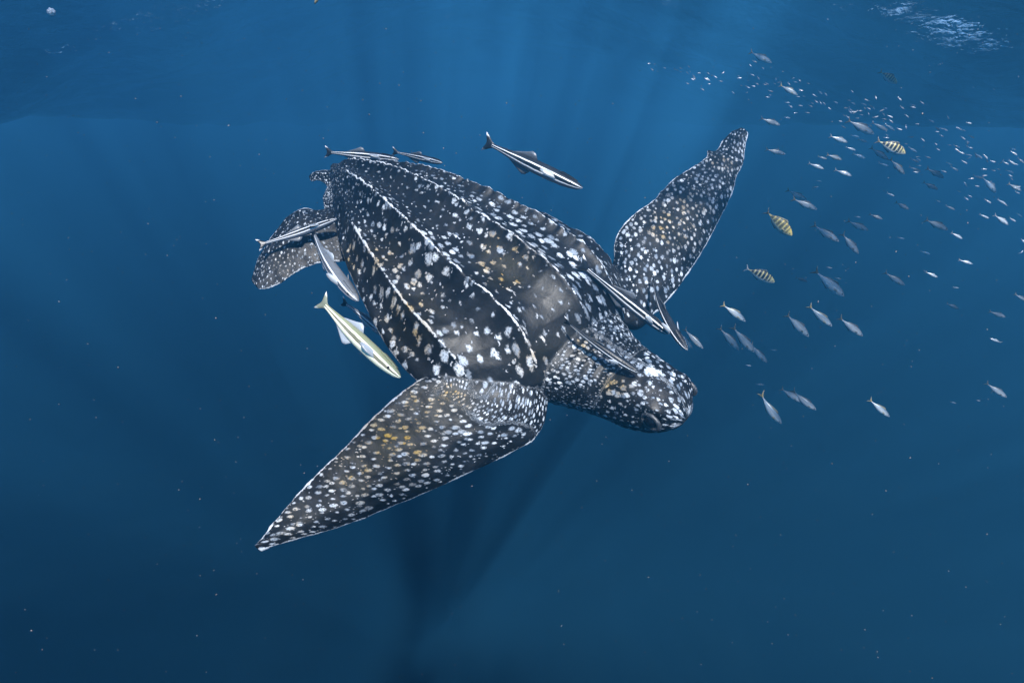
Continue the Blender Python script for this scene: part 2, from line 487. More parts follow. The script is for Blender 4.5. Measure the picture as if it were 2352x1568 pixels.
# algae film where it grows on this animal
alg = np.zeros(nv)
for (px, py, dpt, rad, amt) in ((1165, 615, None, .10, .9), (1135, 575, None, .07, .8), (890, 590, None, .12, .55), (800, 600, None, .10, .6), (930, 720, None, .16, .6), (960, 770, None, .08, .6), (1230, 815, None, .09, .45), (1340, 790, None, .06, .6),
                              (910, 1015, None, .11, 1.), (960, 945, None, .09, .8), (820, 1085, None, .09, .7), (1030, 915, None, .07, .7), (680, 1185, None, .07, .4),
                              (1540, 520, None, .11, .8), (1580, 470, None, .10, .5), (1410, 880, None, .05, .7), (1660, 370, None, .06, .5), (650, 600, None, .08, .35)):
    o_ = TI @ Vector((0, 0, 0)); d_ = (TI.to_3x3() @ at(px, py, 1)).normalized()
    h_ = bvh.ray_cast(o_, d_)[0]
    if h_ is not None:
        alg = np.maximum(alg, amt * np.exp(-(np.linalg.norm(co - np.array(h_), axis=1) / rad) ** 2))
attr(body, 'algae', alg)

t = NT('leatherback_skin')
obj = t.n('TexCoord').outputs['Object']
rag = t.vmath('SCALE', t.vmath('SUBTRACT', t.noise(obj, 48, 3, .6).outputs['Color'], (.5, .5, .5)), sc_=t.math('MULTIPLY', t.attr('ragged'), 1.6))
uv = t.vmath('ADD', t.attr('spot_uv', 'Vector'), rag)
vo = t.n('TexVoronoi', voronoi_dimensions='2D'); vo.inputs['Scale'].default_value = 1; vo.inputs['Randomness'].default_value = .82
t.put(vo.inputs['Vector'], uv)
sep = t.n('SeparateColor'); t.put(sep.inputs[0], vo.outputs['Color'])
rnd, rnd2 = sep.outputs[0], sep.outputs[1]
thr = t.math('MULTIPLY', t.attr('spot_r'), t.math('MULTIPLY_ADD', rnd, .75, .55))
spot = t.step(vo.outputs['Distance'], t.math('ADD', thr, .10), t.math('SUBTRACT', thr, .10))
holes = t.step(t.noise(obj, 130, 3, .65).outputs[0], .36, .50)
spot = t.math('MULTIPLY', spot, t.math('MULTIPLY_ADD', holes, .75, .25))
vo2 = t.n('TexVoronoi', voronoi_dimensions='2D'); vo2.inputs['Scale'].default_value = 3.1
t.put(vo2.inputs['Vector'], uv)
sep2 = t.n('SeparateColor'); t.put(sep2.inputs[0], vo2.outputs['Color'])
speck = t.math('MULTIPLY', t.step(vo2.outputs['Distance'], .26, .16), t.math('GREATER_THAN', sep2.outputs[0], .87))
speck = t.math('MULTIPLY', speck, t.math('GREATER_THAN', t.attr('spot_r'), .12))
rimn = t.step(t.math('ADD', t.attr('rim'), t.math('MULTIPLY', t.math('SUBTRACT', t.noise(obj, 75, 4, .7).outputs[0], .5), 1.3)), .42, .62)
white = t.math('MAXIMUM', t.math('MAXIMUM', spot, t.math('MULTIPLY', speck, .7)), rimn)
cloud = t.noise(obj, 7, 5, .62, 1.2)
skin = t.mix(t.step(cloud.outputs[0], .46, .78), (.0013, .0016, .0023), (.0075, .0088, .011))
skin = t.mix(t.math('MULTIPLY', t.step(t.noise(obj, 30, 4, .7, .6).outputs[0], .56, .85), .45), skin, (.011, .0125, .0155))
painted_sheen = t.noise(obj, 4.2, 6, .66, 1.6)
skin = t.mix(t.math('MULTIPLY', t.step(painted_sheen.outputs[0], .52, .74), .4), skin, (.014, .0170, .0225))  # greyer patches painted in as glossy highlights on the skin
algn = t.math('MULTIPLY', t.attr('algae'), t.step(t.noise(obj, 24, 4, .65).outputs[0], .32, .60))
skin = t.mix(t.math('MULTIPLY', algn, .6), skin, (.014, .0125, .003))
wcol = t.mix(t.math('POWER', rnd2, 1.3), (.075, .10, .135), (.36, .40, .45))
wcol = t.mix(rimn, wcol, (.33, .36, .40))
wcol = t.mix(t.math('MULTIPLY', algn, t.math('MULTIPLY_ADD', rnd, .6, .75)), wcol, (.25, .155, .022))
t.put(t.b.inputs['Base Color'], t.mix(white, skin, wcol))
t.put(t.b.inputs['Roughness'], t.math('MULTIPLY_ADD', cloud.outputs[0], .35, .33))
t.b.inputs['Specular IOR Level'].default_value = .24
bp = t.n('Bump'); bp.inputs['Strength'].default_value = .35; bp.inputs['Distance'].default_value = .003
t.put(bp.inputs['Height'], t.math('ADD', t.math('MULTIPLY', white, .7), t.noise(obj, 90, 4, .6).outputs[0]))
t.put(t.b.inputs['Normal'], bp.outputs[0])
body.materials.clear()
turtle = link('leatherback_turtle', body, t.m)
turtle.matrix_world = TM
tag(turtle, 'large black white-spotted leatherback turtle swimming down toward the right', 'turtle')

def uvsphere(name, r, sx=1, sy=1, sz=1, seg=24, rings=14):
    bm = bmesh.new(); bmesh.ops.create_uvsphere(bm, u_segments=seg, v_segments=rings, radius=r)
    for v in bm.verts:
        v.co = Vector((v.co.x * sx, v.co.y * sy, v.co.z * sz))
    me = bpy.data.meshes.new(name); bm.to_mesh(me); bm.free(); me.shade_smooth()
    return me
t = NT('turtle_eye'); t.b.inputs['Base Color'].default_value = (.002, .002, .003, 1); t.b.inputs['Roughness'].default_value = .12; t.b.inputs['Specular IOR Level'].default_value = .3
eye_m = t.m
t = NT('turtle_eyelid'); o2 = t.n('TexCoord').outputs['Object']
t.put(t.b.inputs['Base Color'], t.mix(t.step(t.noise(o2, 160, 2).outputs[0], .55, .62), (.012, .014, .017), (.05, .055, .064))); t.b.inputs['Roughness'].default_value = .5
lid_m = t.m
for sgn in (-1, 1):
    ex, ey, ez = 1.0295, -.012 + sgn * .0985, .036
    e = link('eye', uvsphere('eye', .024), eye_m, turtle); e.location = (ex, ey - sgn * .002, ez)
    bm = bmesh.new()
    n1, n2 = 36, 12
    rings = []
    for i in range(n1):
        a = 2 * math.pi * i / n1
        row = []
        for k in range(n2):
            b = 2 * math.pi * k / n2
            rr = .0255 + .008 * math.cos(b)
            row.append(bm.verts.new((rr * 1.2 * math.cos(a), sgn * .0075 * math.sin(b) + sgn * .004, rr * .92 * math.sin(a))))
        rings.append(row)
    for i in range(n1):
        for k in range(n2):
            bm.faces.new((rings[i][k], rings[(i + 1) % n1][k], rings[(i + 1) % n1][(k + 1) % n2], rings[i][(k + 1) % n2]))
    bmesh.ops.recalc_face_normals(bm, faces=bm.faces)
    me = bpy.data.meshes.new('eyelid'); bm.to_mesh(me); bm.free(); me.shade_smooth()
    l = link('eyelid', me, lid_m, turtle); l.location = (ex, ey + sgn * .003, ez)
#FISH#
# ------------------------------------------------------------------ fish
# every fish mesh: length 1 along +x (tail tip at 0, snout at 1), dorsal side +z; fish_uv = (along, 0 back .. 1 belly, 0)
def bend_y(x, bend):
    return 1.35 * bend * (.6 * (1 - x) ** 2 - .26 * math.sin(math.pi * min(1, max(0, x))))

def loft(name, prof, bend=0, nx=34, nr=18, sq=1.0, x0=.0):
    """prof: (x, top, bottom, half width)"""
    px_ = [p[0] for p in prof]
    vs, fs, uvs = [], [], []
    a0, a1 = px_[0], px_[-1]
    for i in range(nx):
        tt = i / (nx - 1)
        x = a0 + (a1 - a0) * (1 - (1 - tt) ** 1.3)
        top, bot, hw = (np.interp(x, px_, [p[j] for p in prof]) for j in (1, 2, 3))
        cz, h = (top - bot) / 2, (top + bot) / 2
        for k in range(nr):
            ph = 2 * math.pi * k / nr
            z = cz + h * math.cos(ph)
            y = hw * math.copysign(abs(math.sin(ph)) ** sq, math.sin(ph))
            vs.append((x, y + bend_y(x, bend), z))
            uvs.append((x, (1 - math.cos(ph)) / 2, 0))
    for i in range(nx - 1):
        for k in range(nr):
            a, b = i * nr + k, i * nr + (k + 1) % nr
            fs.append((a, b, b + nr, a + nr))
    for i, rev in ((0, False), (nx - 1, True)):
        c = len(vs)
        r_ = np.mean(vs[i * nr:(i + 1) * nr], axis=0)
        vs.append(tuple(r_ + np.array((.004 if rev else -.004, 0, 0)))); uvs.append((r_[0], .5, 0))
        for k in range(nr):
            q = (c, i * nr + (k + 1) % nr, i * nr + k)
            fs.append(q[::-1] if rev else q)
    return vs, fs, uvs

def plate(outline, thick, bend=0, xform=None, root=None):
    """a fin: outline (x, z), thicker in the middle, cupped by the body's bend"""
    n = len(outline)
    c = np.mean(outline, axis=0)
    vs, uvs, fs = [], [], []
    zm = max(abs(p[1]) for p in outline)
    for rr, th in ((1, .12), (.55, 1)):
        for s_ in (1, -1):
            for (x, z) in outline:
                x_, z_ = c[0] + (x - c[0]) * rr, c[1] + (z - c[1]) * rr
                vs.append((x_, s_ * thick * th * .5, z_)); uvs.append((x_, abs(z_) / zm, 0))
    for s_ in (1, -1):
        vs.append((c[0], s_ * thick * .5, c[1])); uvs.append((c[0], abs(c[1]) / zm, 0))
    for k in range(n):
        j = (k + 1) % n
        fs += [(k, j, 2 * n + j, 2 * n + k), (n + j, n + k, 3 * n + k, 3 * n + j), (k, n + k, n + j, j), (2 * n + k, 2 * n + j, 4 * n), (3 * n + j, 3 * n + k, 4 * n + 1)]
    out = []
    for v in vs:
        v = Vector(v)
        if xform is not None:
            v = xform @ v
        out.append((v.x, v.y + bend_y(v.x, bend), v.z))
    return out, fs, uvs

def fmesh(name, parts):
    vs, fs, uvs = [], [], []
    for v, f, u in parts:
        o_ = len(vs)
        vs += v; uvs += u; fs += [tuple(i + o_ for i in q) for q in f]
    me = mesh(name, vs, fs)
    attr(me, 'fish_uv', uvs, 'FLOAT_VECTOR')
    return me

def fish_mat(name, stops, rough=.38, metal=0.0, noise_amt=.25, spec=.4, bars=None, streak=None, sheen=0):
    t = NT(name)
    uvn = t.attr('fish_uv', 'Vector')
    sx = t.n('SeparateXYZ'); t.put(sx.inputs[0], uvn)
    ob = t.n('TexCoord').outputs['Object']
    nz = t.noise(ob, 16, 3)
    v = t.math('ADD', sx.outputs[1], t.math('MULTIPLY', t.math('SUBTRACT', nz.outputs[0], .5), .05))
    col = t.ramp(v, stops)
    if bars:                                     # dark cross bars from the back down the flank
        ph = t.math('MULTIPLY_ADD', sx.outputs[0], bars[0], t.math('MULTIPLY', t.math('SUBTRACT', nz.outputs[0], .5), 1.2))
        b = t.step(t.math('SINE', ph), -.75, -.2)
        b = t.math('MULTIPLY', b, t.step(sx.outputs[1], .80, .62))
        b = t.math('MULTIPLY', b, t.step(sx.outputs[0], .86, .80))
        b = t.math('MULTIPLY', b, t.step(sx.outputs[0], .18, .24))
        col = t.mix(b, col, bars[1])
    mott = t.noise(ob, 9, 4, .65)
    col = t.mix(t.math('MULTIPLY', t.step(mott.outputs[0], .45, .75), noise_amt), col, t.mix(.5, col, (.30, .32, .34)))
    t.put(t.b.inputs['Base Color'], col)
    t.b.inputs['Roughness'].default_value = rough
    t.b.inputs['Metallic'].default_value = metal
    t.b.inputs['Specular IOR Level'].default_value = spec
    sc_ = t.n('Bump'); sc_.inputs['Strength'].default_value = .12; sc_.inputs['Distance'].default_value = .004
    t.put(sc_.inputs['Height'], t.noise(ob, 70, 2).outputs[0])
    t.put(t.b.inputs['Normal'], sc_.outputs[0])
    return t.m

def frame(tail, head, up_hint, name, me, mat):
    """object whose +x runs from tail to head (mesh length 1)"""
    x_ = (head - tail)
    L = x_.length
    x_ = x_ / L
    y_ = up_hint.cross(x_).normalized()
    z_ = x_.cross(y_)
    o = link(name, me, mat)
    o.matrix_world = Matrix(((x_.x * L, y_.x * L, z_.x * L, tail.x), (x_.y * L, y_.y * L, z_.y * L, tail.y), (x_.z * L, y_.z * L, z_.z * L, tail.z), (0, 0, 0, 1)))
    return o

# --- remoras
REM = [(.10, .020, .020, .012), (.16, .021, .021, .017), (.28, .033, .033, .028), (.42, .047, .050, .042), (.58, .056, .060, .054), (.72, .056, .060, .060), (.82, .050, .056, .060), (.90, .040, .046, .052), (.96, .027, .032, .036), (.99, .014, .018, .018), (1.0, .008, .008, .008)]
def rem_parts(bend):
    p = {}
    p['body'] = fmesh('remora', [loft('r', REM, bend, 44, 22)])
    p['tail_fin'] = fmesh('tail_fin', [plate([(.13, .015), (.09, .030), (.045, .060), (.0, .085), (.012, .05), (.03, .018), (.032, 0), (.03, -.018), (.012, -.05), (.0, -.085), (.045, -.060), (.09, -.030), (.13, -.015)], .012, bend)])
    p['dorsal_fin'] = fmesh('dorsal_fin', [plate([(.30, .028), (.36, .050), (.45, .082), (.50, .105), (.53, .098), (.57, .050), (.45, .040)], .010, bend)])
    p['anal_fin'] = fmesh('anal_fin', [plate([(.28, -.028), (.34, -.052), (.42, -.088), (.47, -.108), (.50, -.098), (.54, -.052), (.42, -.04)], .010, bend)])
    pec = [(.02, .012), (-.03, .030), (-.09, .040), (-.135, .034), (-.15, .018), (-.13, .0), (-.08, -.012), (.0, -.014)]
    for sgn, nm in ((1, 'pectoral_fin_l'), (-1, 'pectoral_fin_r')):
        X = Matrix.Translation((.80, sgn * .046, -.004)) @ Matrix.Rotation(sgn * R(-30), 4, 'Z') @ Matrix.Rotation(sgn * R(35), 4, 'X')
        p[nm] = fmesh('pectoral_fin', [plate(pec, .005, bend, X)])
        X2 = Matrix.Translation((.72, sgn * .018, -.045)) @ Matrix.Rotation(sgn * R(-10), 4, 'Z') @ Matrix.Rotation(sgn * R(70), 4, 'X')
        p['pelvic_fin' + ('_l' if sgn > 0 else '_r')] = fmesh('pelvic_fin', [plate([(0, .006), (-.04, .02), (-.085, .022), (-.09, .008), (-.04, -.010)], .004, bend, X2)])
    # ribbed sucking disc on the crown
    parts = []
    for k in range(11):
        x = .80 + k * .0135
        zt = np.interp(x, [q[0] for q in REM], [q[1] for q in REM]); hw = np.interp(x, [q[0] for q in REM], [q[3] for q in REM]) * .55
        vs_ = [(x + dx, s_ * hw * (1 - .1 * (dz > 0)) + bend_y(x, bend), zt * .90 + dz) for dz in (0, .009) for dx in (-.004, .004) for s_ in (-1, 1)]
        parts.append((vs_, [(0, 1, 3, 2), (4, 6, 7, 5), (0, 4, 5, 1), (2, 3, 7, 6), (0, 2, 6, 4), (1, 5, 7, 3)], [(x, .1, 0)] * 8))
    p['sucking_disc'] = fmesh('sucking_disc', parts)
    ev = uvsphere('eye', .011, 1, .6, 1, 14, 10)
    p['eye'] = ev
    return p
def rstops(back, line, band, belly, w=0.0):
    return [(0, back), (.23, back), (.255, line), (.325 + w, line), (.35 + w, band), (.605, band), (.63, line), (.69, line), (.73, belly), (1, belly)]
rem_black = fish_mat('remora_black', rstops((.007, .008, .010), (.58, .60, .63), (.003, .004, .005), (.075, .085, .105)), noise_amt=.12)
rem_grey = fish_mat('remora_grey', rstops((.075, .083, .095), (.55, .58, .62), (.045, .050, .060), (.20, .22, .25)), noise_amt=.3)
rem_olive = fish_mat('remora_olive', rstops((.16, .17, .10), (.80, .80, .62), (.12, .115, .075), (.60, .61, .46), .03), noise_amt=.3)
tailfin_black = fish_mat('remora_tail_black', [(0, (.006, .007, .009)), (.62, (.006, .007, .009)), (.80, (.5, .52, .55)), (1, (.6, .62, .66))], noise_amt=0)
tailfin_olive = fish_mat('remora_tail_olive', [(0, (.10, .11, .08)), (.62, (.14, .15, .11)), (.82, (.6, .62, .56)), (1, (.6, .62, .56))], noise_amt=0)
fin_pale = fish_mat('remora_fin_pale', [(0, (.10, .115, .13)), (1, (.26, .29, .33))], noise_amt=.2)
fin_dark = fish_mat('remora_fin_dark', [(0, (.02, .022, .027)), (1, (.07, .08, .095))], noise_amt=.2)
eye_pale = fish_mat('fish_eye', [(0, (.015, .015, .015)), (1, (.03, .03, .03))], rough=.15, noise_amt=0)

bvh_w = BVHTree.FromPolygons([tuple(TM @ Vector(v)) for v in co], [tuple(p.vertices) for p in body.polygons])
def turtle_depth(x, y):
    d = at(x, y, 1)
    h = bvh_w.ray_cast(Vector((0, 0, 0)), d.normalized())[0]
    return None if h is None else h.dot(CF)

def remora(tail, head, dt, dh, bend, tocam, kind, label, slim=.92):
    """tail / head: where the survey shows them, dt / dh their depths; tocam: how far the back is rolled toward the viewer"""
    a, b = at(*tail, dt), at(*head, dh)
    up = (Vector((0, 0, 1)) * (1 - abs(tocam)) - ((a + b) / 2).normalized() * tocam).normalized()
    bm_, tm_, fm_ = {'black': (rem_black, tailfin_black, fin_dark), 'grey': (rem_grey, tailfin_black, fin_pale), 'olive': (rem_olive, tailfin_olive, fin_pale)}[kind]
    pp = rem_parts(bend)
    o = frame(a, b, up, 'remora', pp['body'], bm_)
    o.matrix_world = o.matrix_world @ Matrix.Diagonal((1, slim, slim, 1))
    for nm, me in pp.items():
        if nm == 'body' or nm == 'eye':
            continue
        link(nm.replace('_l', '').replace('_r', '') if nm[-2:] in ('_l', '_r') else nm, me, tm_ if nm == 'tail_fin' else (fin_pale if nm.startswith('pec') else (bm_ if nm == 'sucking_disc' else fm_)), o)
    for sgn in (1, -1):
        e = link('eye', pp['eye'], eye_pale, o); e.location = (.915, sgn * .047 + bend_y(.915, bend), .004)
    tag(o, label, 'remora', 'remoras swimming with the turtle')
    return o
def near(p, dflt, off):
    d = turtle_depth(*p)
    return (d if d else dflt) - off
remora((742, 348), (916, 366), 2.62, 2.55, .05, -.16, 'black', 'black and white remora above the tip of the shell, tail leftmost above the turtle')
remora((907, 349), (1016, 374), 2.62, 2.50, -.10, -.18, 'black', 'short striped remora just above the shell, right behind a longer one')
remora((1104, 323), (1337, 432), 2.28, 2.10, .06, -.12, 'black', 'big striped remora swimming alone in open water above the shell')
remora((597, 566), (773, 503), near((620, 565), 2.4, .06), near((745, 510), 2.45, .09), -.10, -.30, 'black', 'striped remora lying across the hind flipper, head toward the shell')
remora((700, 525), (823, 691), 2.36, 2.14, .10, -.30, 'grey', 'grey remora beside the shell edge with its tail against the hind flipper')
remora((790, 690), (905, 788), 2.42, 2.28, -.06, -.2, 'grey', 'dim grey remora half hidden behind the edge of the shell')
remora((720, 680), (919, 866), 2.00, 1.80, .10, -.42, 'olive', 'pale olive remora with white fins in open water left of the shell')
remora((1331, 606), (1536, 766), near((1345, 615), 2.35, .07), near((1500, 735), 2.3, .16), .10, .10, 'black', 'long black remora across the far shoulder, its tail over the shell', .80)
remora((1481, 636), (1578, 803), 2.30, 1.98, .14, .05, 'black', 'slim black remora whose snout pokes past the far shoulder into open water', .66)
remora((1290, 738), (1468, 855), near((1300, 745), 2.0, .05), near((1455, 845), 1.85, .055), .06, .40, 'black', 'black remora with white flank line lying on the turtle\'s neck', .78)

# --- small schooling fish
SCAD = [(.15, .016, .016, .010), (.20, .018, .018, .013), (.32, .055, .055, .034), (.46, .092, .092, .056), (.60, .110, .112, .068), (.72, .108, .110, .068), (.84, .085, .088, .058), (.93, .050, .055, .038), (.985, .018, .022, .016), (1.0, .008, .010, .008)]
PILOT = [(.15, .020, .020, .012), (.20, .024, .024, .016), (.30, .085, .075, .042), (.44, .140, .125, .066), (.58, .162, .150, .078), (.72, .158, .148, .078), (.84, .122, .118, .066), (.93, .072, .078, .044), (.985, .028, .034, .020), (1.0, .010, .014, .010)]
def scad_parts(prof, bend, k=1.0):
    p = {}
    p['body'] = fmesh('fish', [loft('f', prof, bend, 30, 18)])
    p['tail_fin'] = fmesh('tail_fin', [plate([(.175, .012), (.12, .030), (.05, .085), (.0, .135), (.035, .065), (.085, .010), (.085, -.010), (.035, -.065), (.0, -.135), (.05, -.085), (.12, -.030), (.175, -.012)], .010, bend)])
    tz = lambda x, j: np.interp(x, [q[0] for q in prof], [q[j] for q in prof])
    p['dorsal_fin'] = fmesh('dorsal_fin', [plate([(.30, tz(.30, 1) * .8), (.34, tz(.34, 1) + .014), (.46, tz(.46, 1) + .022), (.60, tz(.60, 1) + .042 * k), (.66, tz(.66, 1) + .034), (.70, tz(.70, 1) * .9), (.5, tz(.5, 1) * .88)], .008, bend)])
    p['anal_fin'] = fmesh('anal_fin', [plate([(.30, -tz(.30, 2) * .8), (.34, -tz(.34, 2) - .014), (.46, -tz(.46, 2) - .022), (.53, -tz(.53, 2) - .036), (.58, -tz(.58, 2) * .9), (.45, -tz(.45, 2) * .88)], .008, bend)])
    for sgn in (1, -1):
        X = Matrix.Translation((.77, sgn * .058, -.015)) @ Matrix.Rotation(sgn * R(-24), 4, 'Z') @ Matrix.Rotation(sgn * R(20), 4, 'X')
        p['pectoral_fin%d' % sgn] = fmesh('pectoral_fin', [plate([(0, .0), (-.06, .022), (-.12, .018), (-.13, -.004), (-.08, -.02), (-.01, -.018)], .005, bend, X)])
    p['eye'] = uvsphere('eye', .020, 1, .5, 1, 14, 8)
    return p
silver = fish_mat('silver_scales', [(0, (.10, .13, .16)), (.18, (.16, .19, .22)), (.34, (.36, .39, .41)), (.6, (.52, .55, .56)), (1, (.62, .65, .66))], rough=.33, metal=.30, noise_amt=.3)
silver_grey = fish_mat('grey_scales', [(0, (.09, .105, .125)), (.2, (.15, .17, .19)), (.42, (.28, .30, .32)), (.8, (.40, .42, .44)), (1, (.50, .53, .55))], rough=.36, metal=.2, noise_amt=.3)
silver_dark = fish_mat('dark_scales', [(0, (.02, .026, .034)), (.4, (.05, .06, .075)), (.8, (.09, .10, .12)), (1, (.2, .22, .25))], rough=.45, noise_amt=.3)
bright = fish_mat('bright_scales', [(0, (.30, .34, .38)), (.2, (.55, .60, .64)), (.5, (.85, .87, .88)), (1, (.85, .87, .88))], rough=.28, metal=.35, noise_amt=.1)
pilot_dark = fish_mat('barred_dark', [(0, (.28, .24, .09)), (.3, (.36, .32, .15)), (.62, (.34, .34, .26)), (.85, (.36, .40, .42)), (1, (.45, .48, .5))], rough=.4, noise_amt=.2, bars=(55, (.010, .011, .013)))
pilot_yellow = fish_mat('barred_yellow', [(0, (.34, .25, .05)), (.3, (.38, .31, .10)), (.62, (.26, .27, .15)), (.85, (.30, .32, .28)), (1, (.34, .35, .33))], rough=.42, noise_amt=.2, bars=(55, (.085, .075, .035)))
fin_smoky = fish_mat('fin_smoky', [(0, (.10, .09, .06)), (1, (.05, .055, .06))], noise_amt=.1)
fin_yellow = fish_mat('fin_yellow', [(0, (.24, .19, .08)), (1, (.16, .15, .10))], noise_amt=.1)
fin_silver = fish_mat('fin_silver', [(0, (.30, .31, .30)), (1, (.34, .36, .37))], noise_amt=.1)
BENDS = (-.16, -.05, .07, .20)
scad_lib = [scad_parts(SCAD, b) for b in BENDS]
pilot_lib = [scad_parts(PILOT, b, 1.3) for b in BENDS]
tiny_lib = [fmesh('small_fish', [loft('f', SCAD, b, 14, 10), plate([(.19, .012), (.10, .040), (.0, .12), (.08, .0), (.0, -.12), (.10, -.040), (.19, -.012)], .012, b)]) for b in BENDS]

def fish(tail, head, name, lib, mat, fin, fin2, label, cat, group, depth=None, size=.21, bend=1, yaw=0.0, roll=.12):
    px_len = math.hypot(head[0] - tail[0], head[1] - tail[1])
    d = depth if depth else min(9.5, max(2.6, FPX * size / px_len))
    a, b = at(*tail, d + yaw / 2), at(*head, d - yaw / 2)
    up = (Vector((0, 0, 1)) - ((a + b) / 2).normalized() * roll).normalized()
    pp = lib[bend]
    o = frame(a, b, up, name, pp['body'], None)
    def one(o_, m_):
        if not o_.data.materials:
            o_.data.materials.append(m_)
        o_.material_slots[0].link = 'OBJECT'; o_.material_slots[0].material = m_
    one(o, mat)
    for nm, me in pp.items():
        if nm in ('body', 'eye'):
            continue
        c = link('pectoral_fin' if nm.startswith('pec') else nm, me, None, o)
        one(c, fin if nm == 'tail_fin' else fin2)
    for sgn in (1, -1):
        e = link('eye', pp['eye'], None, o); e.location = (.905, sgn * .043 + bend_y(.905, BENDS[bend]), .016)
        one(e, eye_pale)
    tag(o, label, cat, group)
    return o
def z6(x, y): return ((1750 + x / 2.6136) * .91875, (100 + y / 2.6136) * .91875)
def z7(x, y): return ((1750 + x / 2.9037) * .91875, (640 + y / 2.9037) * .91875)
def z2(x, y): return ((1300 + x / 3.136) * .91875, (600 + y / 3.136) * .91875)

PG = 'barred fish among the silver school'
fish((2019, 163), (2060, 192), 'barred_fish', pilot_lib, pilot_dark, fin_yellow, fin_smoky, 'dark barred fish highest of the four, close under the surface at upper right', 'fish', PG, depth=4.4, bend=1)
fish(z6(1150, 655), z6(1341, 742), 'barred_fish', pilot_lib, pilot_dark, fin_smoky, fin_smoky, 'black barred fish with a yellow snout in the middle of the school', 'fish', PG, depth=3.4, bend=2)
fish(z6(425, 1115), z6(600, 1278), 'barred_fish', pilot_lib, pilot_yellow, fin_smoky, fin_yellow, 'yellow barred fish swimming steeply down right of the raised flipper', 'fish', PG, depth=3.2, bend=2)
fish(z7(322, 82), z7(541, 190), 'barred_fish', pilot_lib, pilot_dark, fin_silver, fin_smoky, 'black and cream barred fish with a pale tail, lowest of the four', 'fish', PG, depth=3.2, bend=1)

